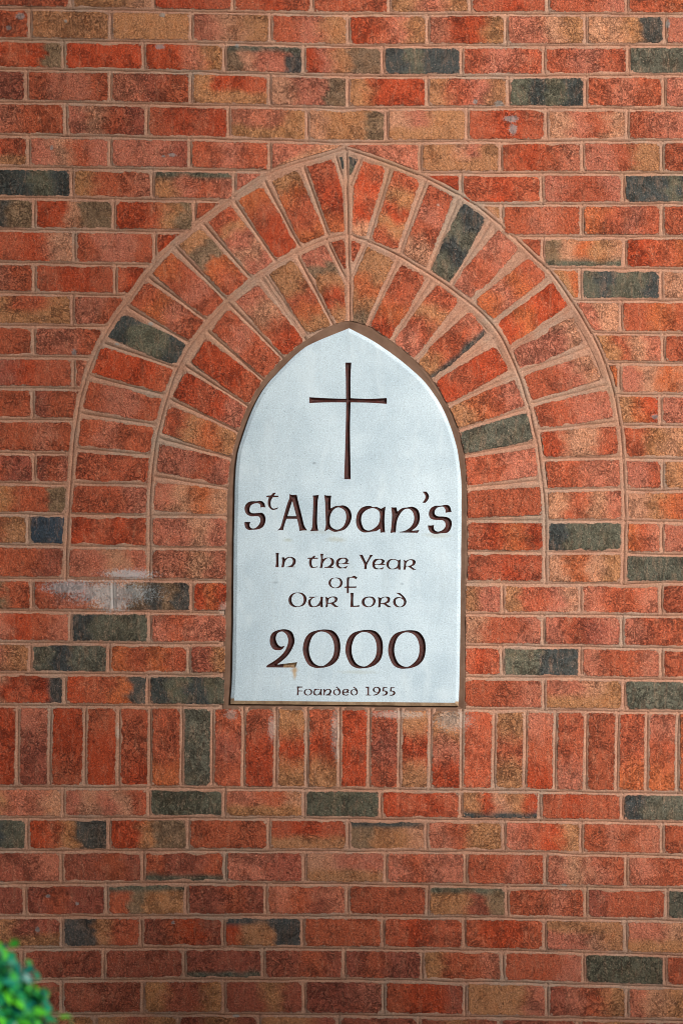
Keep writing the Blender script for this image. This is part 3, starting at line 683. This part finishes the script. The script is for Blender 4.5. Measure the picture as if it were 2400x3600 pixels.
GL = [
 ('letter', 'S', G_('290,292* 298,262 270,235 220,235 170,260 148,305 152,345 185,368 250,368 310,362 350,390 367,440 362,500 330,560 270,590 200,597 140,601 95,575 80,530 80,487* 120,490 162,487* 148,530 160,565 195,580 240,565 280,520 298,465 280,420 240,410 170,412 110,385 82,330 85,270 120,225 170,205 240,205 285,198 325,208 355,240 365,293* 330,286', *L1)),
 ('letter', 't', G_('372,150* 388,126* 440,124* 475,88* 512,86* 482,128* 552,127* 540,150* 466,150* 442,200 440,260 455,295 480,307* 525,295* 545,268* 532,312* 470,326 430,305 402,260 400,200 415,150*', *L1)),
 ('letter', 'A', G_('695,106* 720,115 760,118 797,113* 810,180 870,420 900,540 942,607* 885,607 832,615* 825,550 800,447* 655,447* 625,540 612,602* 570,602 522,611* 570,565 600,470 660,260 695,160|735,198* 790,410* 668,410*', *L1)),
 ('letter', 'l', G_('1015,125* 1060,122 1102,114* 1085,210 1078,400 1078,520 1093,612* 1030,614 975,619* 1005,570 1015,440 1022,200', *L1)),
 ('letter', 'b', G_('1173,118* 1215,126 1272,126* 1262,220 1262,304* 1330,270 1380,266 1440,262 1500,290 1540,350 1550,430 1520,520 1460,590 1390,615 1320,627 1270,610 1235,590* 1175,622* 1195,540 1192,400 1185,220|1370,290 1440,320 1472,380 1470,470 1435,550 1370,592 1310,585 1260,540 1250,460 1265,380 1310,315', *L1)),
 ('letter', 'a', G_('528,275* 520,340 512,450 515,560 522,635* 485,635 455,640* 452,582* 400,615 320,626 230,635 165,600 130,540 120,465 140,370 190,300 255,272 320,270 350,285 400,282 465,308*|340,300 400,315 440,350 450,410 440,490 400,555 310,606 240,590 205,530 192,465 205,390 260,330', *L1b)),
 ('letter', 'n', G_('602,287* 640,290 675,287* 690,348* 750,302 820,290 900,280 970,320 998,400 990,490 950,560 880,612* 992,601* 970,640* 715,635* 718,625* 790,612 870,560 915,480 915,390 880,330 835,308 770,330 710,410 680,500 668,635* 630,636 592,644* 605,560 615,420 610,330', *L1b)),
 ('apostrophe', '', G_('1032,71* 1062,71 1090,73* 1125,130 1110,185 1075,227* 1030,227* 1070,170 1070,120', *L1b)),
 ('letter', 's', G_('1350,365* 1350,325 1325,285 1290,280 1235,295 1202,345 1210,390 1250,412 1320,415 1390,430 1432,475 1437,530 1415,600 1370,640 1300,645 1210,655 1150,635 1117,590 1107,535* 1150,538 1195,530* 1190,570 1205,605 1250,622 1310,600 1350,550 1345,500 1310,467 1250,463 1170,455 1130,420 1122,360 1150,300 1210,267 1280,266 1360,254 1410,275 1435,355* 1390,357', *L1b)),
 ('letter', 'I', G_('100,122* 130,125 163,122* 155,180 153,300 158,387* 95,385* 105,320 107,200', *L2)),
 ('letter', 'n', G_('210,203* 262,205* 265,235* 310,205 370,195 430,210 465,245 470,290 450,340 410,377* 465,374* 460,387* 283,387* 283,378* 330,372 385,345 412,300 412,250 370,212 320,225 280,270 262,320 252,387* 203,390* 215,330 218,260', *L2)),
 ('letter', 't', G_('678,234* 695,211* 760,210* 795,175* 835,175* 812,211* 885,212* 872,233* 778,233* 762,270 762,330 785,380 840,378 873,350* 862,388* 800,400 750,397 722,360 710,300 725,234*', *L2)),
 ('letter', 'h', G_('915,136* 945,140 978,137* 968,185 965,242* 1010,215 1075,208 1140,225 1170,270 1165,330 1115,380* 1166,380* 1155,402* 985,398* 987,386* 1060,370 1110,325 1118,270 1090,225 1050,222 1000,260 970,310 955,398* 905,404* 922,340 930,220', *L2)),
 ('letter', 'e', G_('1253,328* 1265,365 1320,392 1380,375 1427,350* 1390,412* 1330,405 1270,410 1220,375 1203,320 1215,265 1260,222 1320,212 1390,215 1430,250 1425,285 1400,310* 1450,310* 1440,328*|1260,316* 1320,315 1370,295 1385,260 1360,232 1310,235 1270,265 1255,300', *L2)),
 ('letter', 'Y', G_('322,155* 350,158 385,157* 410,210 450,298* 500,210 520,158* 550,160 585,157* 540,210 470,335 462,422* 412,422* 415,335 370,240', *L2b)),
 ('letter', 'e', G_('608,345* 625,390 680,410 730,400 780,378* 755,427* 690,424 620,425 580,395 562,345 570,290 600,245 660,232 740,235 785,260 790,285 758,325* 805,330* 795,346*|612,332* 680,330 725,310 738,275 715,250 670,252 625,285 612,315', *L2b)),
 ('letter', 'a', G_('1087,236* 1078,320 1082,433* 1037,430* 1035,405* 990,420 930,428 870,415 830,375 820,330 840,275 890,240 940,236 1000,243 1040,262*|970,252 1020,275 1035,320 1010,380 950,412 900,405 870,370 868,325 890,275 930,253', *L2b)),
 ('letter', 'r', G_('1132,242* 1178,270* 1230,245 1300,240 1350,265 1358,305 1330,350 1275,370* 1330,410 1385,436* 1305,434* 1220,375* 1185,372* 1172,430* 1130,435* 1142,370 1145,290|1180,362* 1240,360 1290,335 1302,290 1280,258 1230,265 1190,305', *L2b)),
 ('letter', 'o', G_('1220,575 1290,595 1325,655 1315,720 1270,762 1180,772 1110,750 1072,700 1075,640 1120,590 1170,580|1210,588 1260,610 1282,660 1270,720 1220,755 1170,757 1125,725 1112,670 1130,615 1165,592', *L2)),
 ('letter', 'f', G_('48,768* 60,742* 97,740* 98,600 110,572 170,568 230,543 291,573* 265,612* 235,590 180,580 142,600 135,740* 278,738* 268,765* 135,765* 135,864* 97,864* 97,768*', *L2b)),
 ('letter', 'O', G_('340,148 420,165 485,225 508,300 485,390 420,455 300,480 200,475 125,425 95,350 100,270 150,195 230,155|315,165 380,190 425,240 440,320 420,395 370,445 295,465 220,435 175,375 162,300 190,220 250,172', *L4)),
 ('letter', 'u', G_('555,270* 570,243* 790,247* 785,260* 700,262 640,290 605,340 605,400 640,455 680,465 740,445 790,390 820,320 825,247* 887,243* 878,330 877,430 887,487* 825,482* 818,443* 760,470 680,484 600,483 555,440 540,380 555,320 625,270*', *L4)),
 ('letter', 'r', G_('938,235* 995,275* 1060,245 1150,238 1205,265 1215,310 1190,360 1130,393* 1180,440 1255,480* 1150,480* 1060,410* 995,405* 992,484* 936,490* 950,420 945,320|1000,385* 1060,380 1130,355 1155,310 1130,265 1075,265 1020,300 1003,350', *L4)),
 ('letter', 'L', G_('202,158* 277,158* 270,250 268,350 272,452* 340,448 418,438* 405,477* 198,481* 205,420 212,270', *L4b)),
 ('letter', 'o', G_('650,240 730,255 775,310 778,370 740,440 660,482 570,482 490,445 463,385 475,310 530,260 600,243|640,265 700,290 722,340 715,400 670,455 620,467 560,440 528,390 530,330 570,280', *L4b)),
 ('letter', 'r', G_('830,247* 895,275* 960,250 1050,242 1105,270 1113,320 1080,380 1020,403* 1080,445 1155,485* 1060,488* 960,415* 893,408* 892,487* 832,490* 845,420 842,310|897,392* 960,388 1030,355 1050,305 1020,265 970,265 920,300', *L4b)),
 ('letter', 'd', G_('1235,155* 1335,157* 1400,210 1460,280 1487,350 1475,410 1430,465 1350,488 1260,480 1195,425 1178,360 1200,300 1240,265 1300,252 1350,258 1392,275* 1370,240 1300,190|1320,275 1390,300 1428,350 1420,410 1370,465 1310,465 1260,425 1240,370 1250,310', *L4b)),
 ('numeral', '2', G_('40,405* 50,388* 140,330 210,260 242,180 235,120 205,85 180,78 145,95 130,140 145,190 175,215 213,206* 190,240 150,250 105,238 78,190 78,130 105,85 160,62 220,57 275,80 300,140 295,200 250,285 190,345 137,382* 328,358* 310,409* 42,407*', *L5)),
 ('numeral', '0', G_(ZERO, *L5)), ('numeral', '0', G_(ZERO, *L5, 390, 4)), ('numeral', '0', G_(ZERO, *L5, 781, 7)),
 ('letter', 'F', G_('57,52* 148,55* 140,70* 85,72* 84,113* 142,115* 138,128* 83,128* 83,186* 57,186* 62,120', *L6)),
 ('letter', 'o', G_('225,88 270,100 287,135 270,172 220,188 178,175 160,140 178,103|222,98 252,110 265,138 250,168 222,177 195,165 183,135 200,106', *L6)),
 ('letter', 'u', G_('300,101* 315,90* 398,91* 395,102* 345,105 325,135 335,168 370,172 400,130 405,92* 432,92* 425,140 432,186* 403,186* 400,172* 360,188 315,180 300,145 315,104', *L6)),
 ('letter', 'n', G_('450,90* 470,90* 475,105* 520,88 560,100 573,130 555,165 530,177* 573,177* 568,188* 483,188* 485,176* 525,160 545,125 525,101 495,115 475,145 470,186* 450,186* 455,140', *L6)),
 ('letter', 'd', G_(DD_, *L6)),
 ('letter', 'e', G_('752,146* 765,170 790,177 828,163* 815,187* 780,189 740,178 727,140 745,103 785,89 825,98 832,118 815,133* 838,136* 832,148*|752,134* 785,132 803,115 790,101 765,107', *L6)),
 ('letter', 'd', G_(DD_, *L6, 257, 0)),
 ('numeral', '1', G_('1075,58* 1130,58* 1128,177* 1162,178* 1160,189* 1070,187* 1072,176* 1105,175* 1106,75* 1073,72*', *L6)),
 ('numeral', '9', G_('1245,58 1290,75 1302,110 1285,150 1245,180 1190,191* 1185,180* 1235,165 1255,148 1210,140 1183,108 1200,72|1240,72 1265,85 1272,115 1255,138 1225,130 1208,100 1220,78', *L6)),
 ('numeral', '5', G_(FIVE, *L6)), ('numeral', '5', G_(FIVE, *L6, 112, 2)),
 ('cross', '', G_('755,340* 792,340* 787,430 787,558* 900,562 1009,557* 1009,593* 900,586 787,584* 784,760 788,1054* 748,1054* 757,760 760,584* 640,584 535,588* 535,552* 640,558 759,562* 758,430', 780, 1080, 1.7422)),
]
GS = 2.0; GX0, GY0 = 800.0, 1140.0; NXG, NYG = 416, 672
gx = GX0+GS*np.arange(NXG+1); gy = GY0+GS*np.arange(NYG+1)
def sdf(polys, X, Y):
    """signed distance, positive inside (even-odd)"""
    d2 = np.full(X.shape, 1e12); ins = np.zeros(X.shape, bool)
    for P in polys:
        Q = np.roll(P, -1, axis=0)
        for (x1, y1), (x2, y2) in zip(P, Q):
            ex, ey = x2-x1, y2-y1; l2 = ex*ex+ey*ey
            if l2 < 1e-9: continue
            t = np.clip(((X-x1)*ex+(Y-y1)*ey)/l2, 0, 1)
            d2 = np.minimum(d2, (X-x1-t*ex)**2+(Y-y1-t*ey)**2)
            if y1 != y2:
                c = ((y1 > Y) != (y2 > Y)) & (X < (x2-x1)*(Y-y1)/(y2-y1)+x1); ins ^= c
    d = np.sqrt(d2); return np.where(ins, d, -d)
XX, YY = np.meshgrid(gx, gy)
LET = np.full(XX.shape, -50.0)
def clipcells(D, cells, zf, key):
    """surface of the cells where D > 0; zf(i, j) depth at grid nodes"""
    b_ = MB(); nodes = {}; vs = []; fs = []
    def node(i, j):
        k = (i, j)
        if k not in nodes: nodes[k] = len(vs); vs.append(W(gx[i], gy[j], zf(i, j)))
        return nodes[k]
    def cut(i1, j1, i2, j2):
        k = ((i1, j1), (i2, j2)) if (i1, j1) < (i2, j2) else ((i2, j2), (i1, j1))
        if k not in nodes:
            (p, q), (r_, s_) = k; d1, d2 = D[q, p], D[s_, r_]; t = d1/(d1-d2) if d1 != d2 else .5
            nodes[k] = len(vs); vs.append(W(gx[p]+(gx[r_]-gx[p])*t, gy[q]+(gy[s_]-gy[q])*t, FACE))
        return nodes[k]
    for i, j in cells:
        cn = [(i, j), (i, j+1), (i+1, j+1), (i+1, j)]; v = [D[q, p] > 0 for p, q in cn]
        if all(v): fs.append(tuple(node(*c) for c in cn)); continue
        if not any(v): continue
        poly = []
        for k in range(4):
            a_, b2 = cn[k], cn[(k+1) % 4]
            if v[k]: poly.append(node(*a_))
            if v[k] != v[(k+1) % 4]: poly.append(cut(*a_, *b2))
        if len(poly) > 2: fs.append(tuple(poly))
    return vs, fs
WORDS = ['St Alban\'s line']*9+['year line']*9+['of line']*2+['lord line']*7+['2000 line']*4+['founding line']*11+['']
for (nm, ch, cs), wd in zip(GL, WORDS):
    polys = [spline(c) for c in cs]; allp = np.concatenate(polys)
    i0, i1 = int((allp[:, 0].min()-GX0)/GS)-2, int((allp[:, 0].max()-GX0)/GS)+3
    j0, j1 = int((allp[:, 1].min()-GY0)/GS)-2, int((allp[:, 1].max()-GY0)/GS)+3
    sub = (slice(j0, j1+1), slice(i0, i1+1))
    d = sdf(polys, XX[sub], YY[sub])
    D = np.full(XX.shape, -50.0); D[sub] = d
    dm = min(d.max(), 9)
    zf = lambda i, j: FACE + max(0, min(D[j, i]*S*1.15, .0062))
    vs, fs = clipcells(D, [(i, j) for i in range(i0, i1) for j in range(j0, j1)], zf, 0)
    b_ = MB(); b_.add(vs, fs)
    o = pb(b_, nm, M_PAINT)
    if nm == 'numeral' and ch == '2':
        o.data.materials.append(M_BARE)
        lim = W(996, 2340)[0]
        for pgn in o.data.polygons:
            cx = sum(o.data.vertices[v].co.x for v in pgn.vertices)/len(pgn.vertices); cz = sum(o.data.vertices[v].co.z for v in pgn.vertices)/len(pgn.vertices)
            if cx > lim-.00 and cz+pz < W(1012, 2327)[2]: pgn.material_index = 1
        o['label'] = 'engraved 2 whose foot has lost its paint'
    elif nm == 'cross': o['label'] = 'slender engraved maroon cross with flared arms'
    LET = np.maximum(LET, D)
DP = sdf([FF], XX, YY)
DF = np.minimum(DP, -LET)
cells = []; big = []
for bi in range(0, NXG, 8):
    for bj in range(0, NYG, 8):
        blk = DF[bj:bj+9, bi:bi+9]
        if blk.min() > 0: big.append((bi, bj))
        elif blk.max() > 0: cells += [(i, j) for i in range(bi, bi+8) for j in range(bj, bj+8)]
vs, fs = clipcells(DF, cells, lambda i, j: FACE, 0)
b_ = MB(); b_.add(vs, fs)
for bi, bj in big:
    b_.add([W(gx[p], gy[q], FACE) for p, q in ((bi, bj), (bi, bj+8), (bi+8, bj+8), (bi+8, bj))], [(0, 1, 2, 3)])
pb(b_, 'stone_face', M_STONE)

# ------------------------------------------------------------------ ground, planting
gm = MB(); gm.add([(-60, -90, 0), (60, -90, 0), (60, 40, 0), (-60, 40, 0)], [(0, 1, 2, 3)])
gr = gm.build('ground', M_GROUND); gr['kind'] = 'structure'
tm = MB()
for _ in range(9000):
    x, y = random.uniform(-3, 3), random.uniform(-5.5, -.15)
    h = random.uniform(.03, .08); a = random.uniform(0, 6.28); dx, dy = math.cos(a)*.004, math.sin(a)*.004
    lx_, ly_ = random.uniform(-.03, .03), random.uniform(-.03, .03)
    tm.add([(x-dx, y-dy, 0), (x+dx, y+dy, 0), (x+lx_, y+ly_, h)], [(0, 1, 2)])
t_ = tm.build('grass', M_GRASS); t_['kind'] = 'stuff'; t_['label'] = 'short green grass growing in front of the brick wall'; t_['category'] = 'grass'

def leaf(mb, c, nrm, up, L, Wd, col):
    side = nrm.cross(up).normalized(); up = side.cross(nrm).normalized()
    pts = [(-.5, 0, 0), (-.25, .38, .08), (.08, .5, .10), (.36, .32, .05), (.5, 0, -.05), (.36, -.32, .05), (.08, -.5, .10), (-.25, -.38, .08)]
    vs = [tuple(c+up*(p[0]*L)+side*(p[1]*Wd)+nrm*(p[2]*Wd)) for p in pts]
    mb.add(vs, [(0, 1, 2, 3, 4, 5, 6, 7)], [col]*8)
TREE_N = 4200
def shrub(x, y, h, r, label, n=2600, group=None, zc=None, rz=None, ls=1.0, sprigs=()):
    t = thing('leafy_shrub', label, 'shrub', (x, y, 0), group)
    zc = zc or h*.58; rz = rz or h*.44
    st = MB(); lf = MB(); R_ = random.Random(12 if sprigs else int(abs(x)*10)+5)
    tips = []
    for k in range(46):
        th = R_.uniform(0, 6.283); ph = math.acos(R_.uniform(-.75, 1)); q = R_.uniform(.88, 1.02)
        tips.append(Vector((math.cos(th)*math.sin(ph)*r*q, math.sin(th)*math.sin(ph)*r*q, zc+math.cos(ph)*rz*q)))
    sprigs = [Vector(q)-Vector((x+.018, y, .026)) for q in sprigs]; tips += sprigs
    for k, tp in enumerate(tips):
        b0 = Vector((R_.uniform(-.03, .03), R_.uniform(-.03, .03), 0)); mid = b0.lerp(tp, .5)+Vector((0, 0, -.04))
        pr = None
        for a_, rad in ((b0, .009), (mid, .006), (tp, .002)):
            rg = [tuple(a_+Vector((math.cos(i*1.571)*rad, math.sin(i*1.571)*rad, 0))) for i in range(4)]
            o_ = len(st.v); st.add(rg, [])
            if pr is not None: st.f += [(pr+i, pr+(i+1) % 4, o_+(i+1) % 4, o_+i) for i in range(4)]
            pr = o_
    for k in range(n):
        own = bool(sprigs) and R_.random() < .3
        tp = R_.choice(sprigs if own else tips); dirv = (tp-Vector((0, 0, zc*.55))).normalized()
        rr = abs(R_.gauss(0, 1)); u = R_.uniform(-.22, .05) if R_.random() < .75 else R_.uniform(-.4, 0)
        c = tp+dirv*u*r*1.5+Vector((R_.gauss(0, 1), R_.gauss(0, 1), R_.gauss(0, 1)))*(.015 if own else .023)
        nrm = (dirv+Vector((R_.gauss(0, .6), R_.gauss(0, .6), R_.gauss(0, .6)))).normalized()
        up = Vector((R_.gauss(0, 1), R_.gauss(0, 1), R_.gauss(.5, 1))).normalized()
        yv = R_.random()
        col = (.010+.13*yv**3, .20+.42*yv**2, .10*(1-yv)+.03) if R_.random() < .82 else (.008, .17, .14)
        leaf(lf, c, nrm, up, ls*R_.uniform(.022, .036), ls*R_.uniform(.013, .020), col)
    st.build('stem', M_BARK, t); f = lf.build('foliage', M_LEAF, t); f['kind'] = 'stuff'
    return t
shrub(-.775, -2.5, 1.2, .265, 'bright green small-leaved shrub in front of the wall at its lower left, out of focus', 24000, None, .712, .32, .76, [(-.444, -2.5, 1.018), (-.462, -2.48, 1.046), (-.487, -2.52, 1.068), (-.502, -2.5, 1.088), (-.487, -2.46, 1.03), (-.466, -2.53, 1.0), (-.51, -2.5, 1.05), (-.472, -2.5, 1.02), (-.495, -2.5, 1.0), (-.455, -2.47, .985), (-.475, -2.5, .975), (-.50, -2.47, 1.03), (-.515, -2.52, 1.07)])
# unseen shrubs and evergreen, added to shade the wall's foot and left side
for k, (x, y, h, r) in enumerate([(1.12, -2.05, 2.3, .38), (1.62, -2.15, 2.2, .44), (2.3, -2.1, 2.1, .46), (2.95, -2.2, 2.1, .46)]):
    shrub(x, y, h, r, ['tall unseen shrub added to shade the wall, nearest the plaque', 'rounded unseen shrub added for shade beside the tall one', 'rounded unseen shrub added for shade in the middle of the row', 'rounded unseen shrub added for shade at the far end of the row'][k], (9000, 8000, 6500, 4600)[k], 'unseen shrubs added to shade the wall', h*.5, h*.5, 2.8)
added_shade_tree = thing('added_evergreen', 'narrow unseen evergreen added to shade the left of the wall', 'added_shade_tree', (1.35, -2.8, 0))  # out of frame, added to take sun off the wall's left side
tb = MB(); R_ = random.Random(3)
for j in range(7):
    z = j*.9; rr = .07*(1-j/7.5)
    for i in range(8): tb.v.append((math.cos(i*.785)*rr, math.sin(i*.785)*rr, z)); tb.c.append((1, 1, 1)); tb.e.append(9.)
    if j:
        for i in range(8): tb.f.append(((j-1)*8+i, (j-1)*8+(i+1) % 8, j*8+(i+1) % 8, j*8+i))
tb.build('trunk', M_BARK, added_shade_tree)
cr = MB()
for k in range(TREE_N):
    z = R_.uniform(.4, 5.9); rad = .42*min(1, (6.2-z)/1.2)*math.sqrt(R_.random()); a = R_.uniform(0, 6.28)
    c = Vector((math.cos(a)*rad, math.sin(a)*rad, z)); nrm = Vector((R_.gauss(0, 1), R_.gauss(0, 1), R_.gauss(0, 1))).normalized()
    leaf(cr, c, nrm, Vector((0, 0, 1)), .09, .035, (.02, .07+.05*R_.random(), .02))
cr.build('crown', M_LEAF, added_shade_tree)['kind'] = 'stuff'
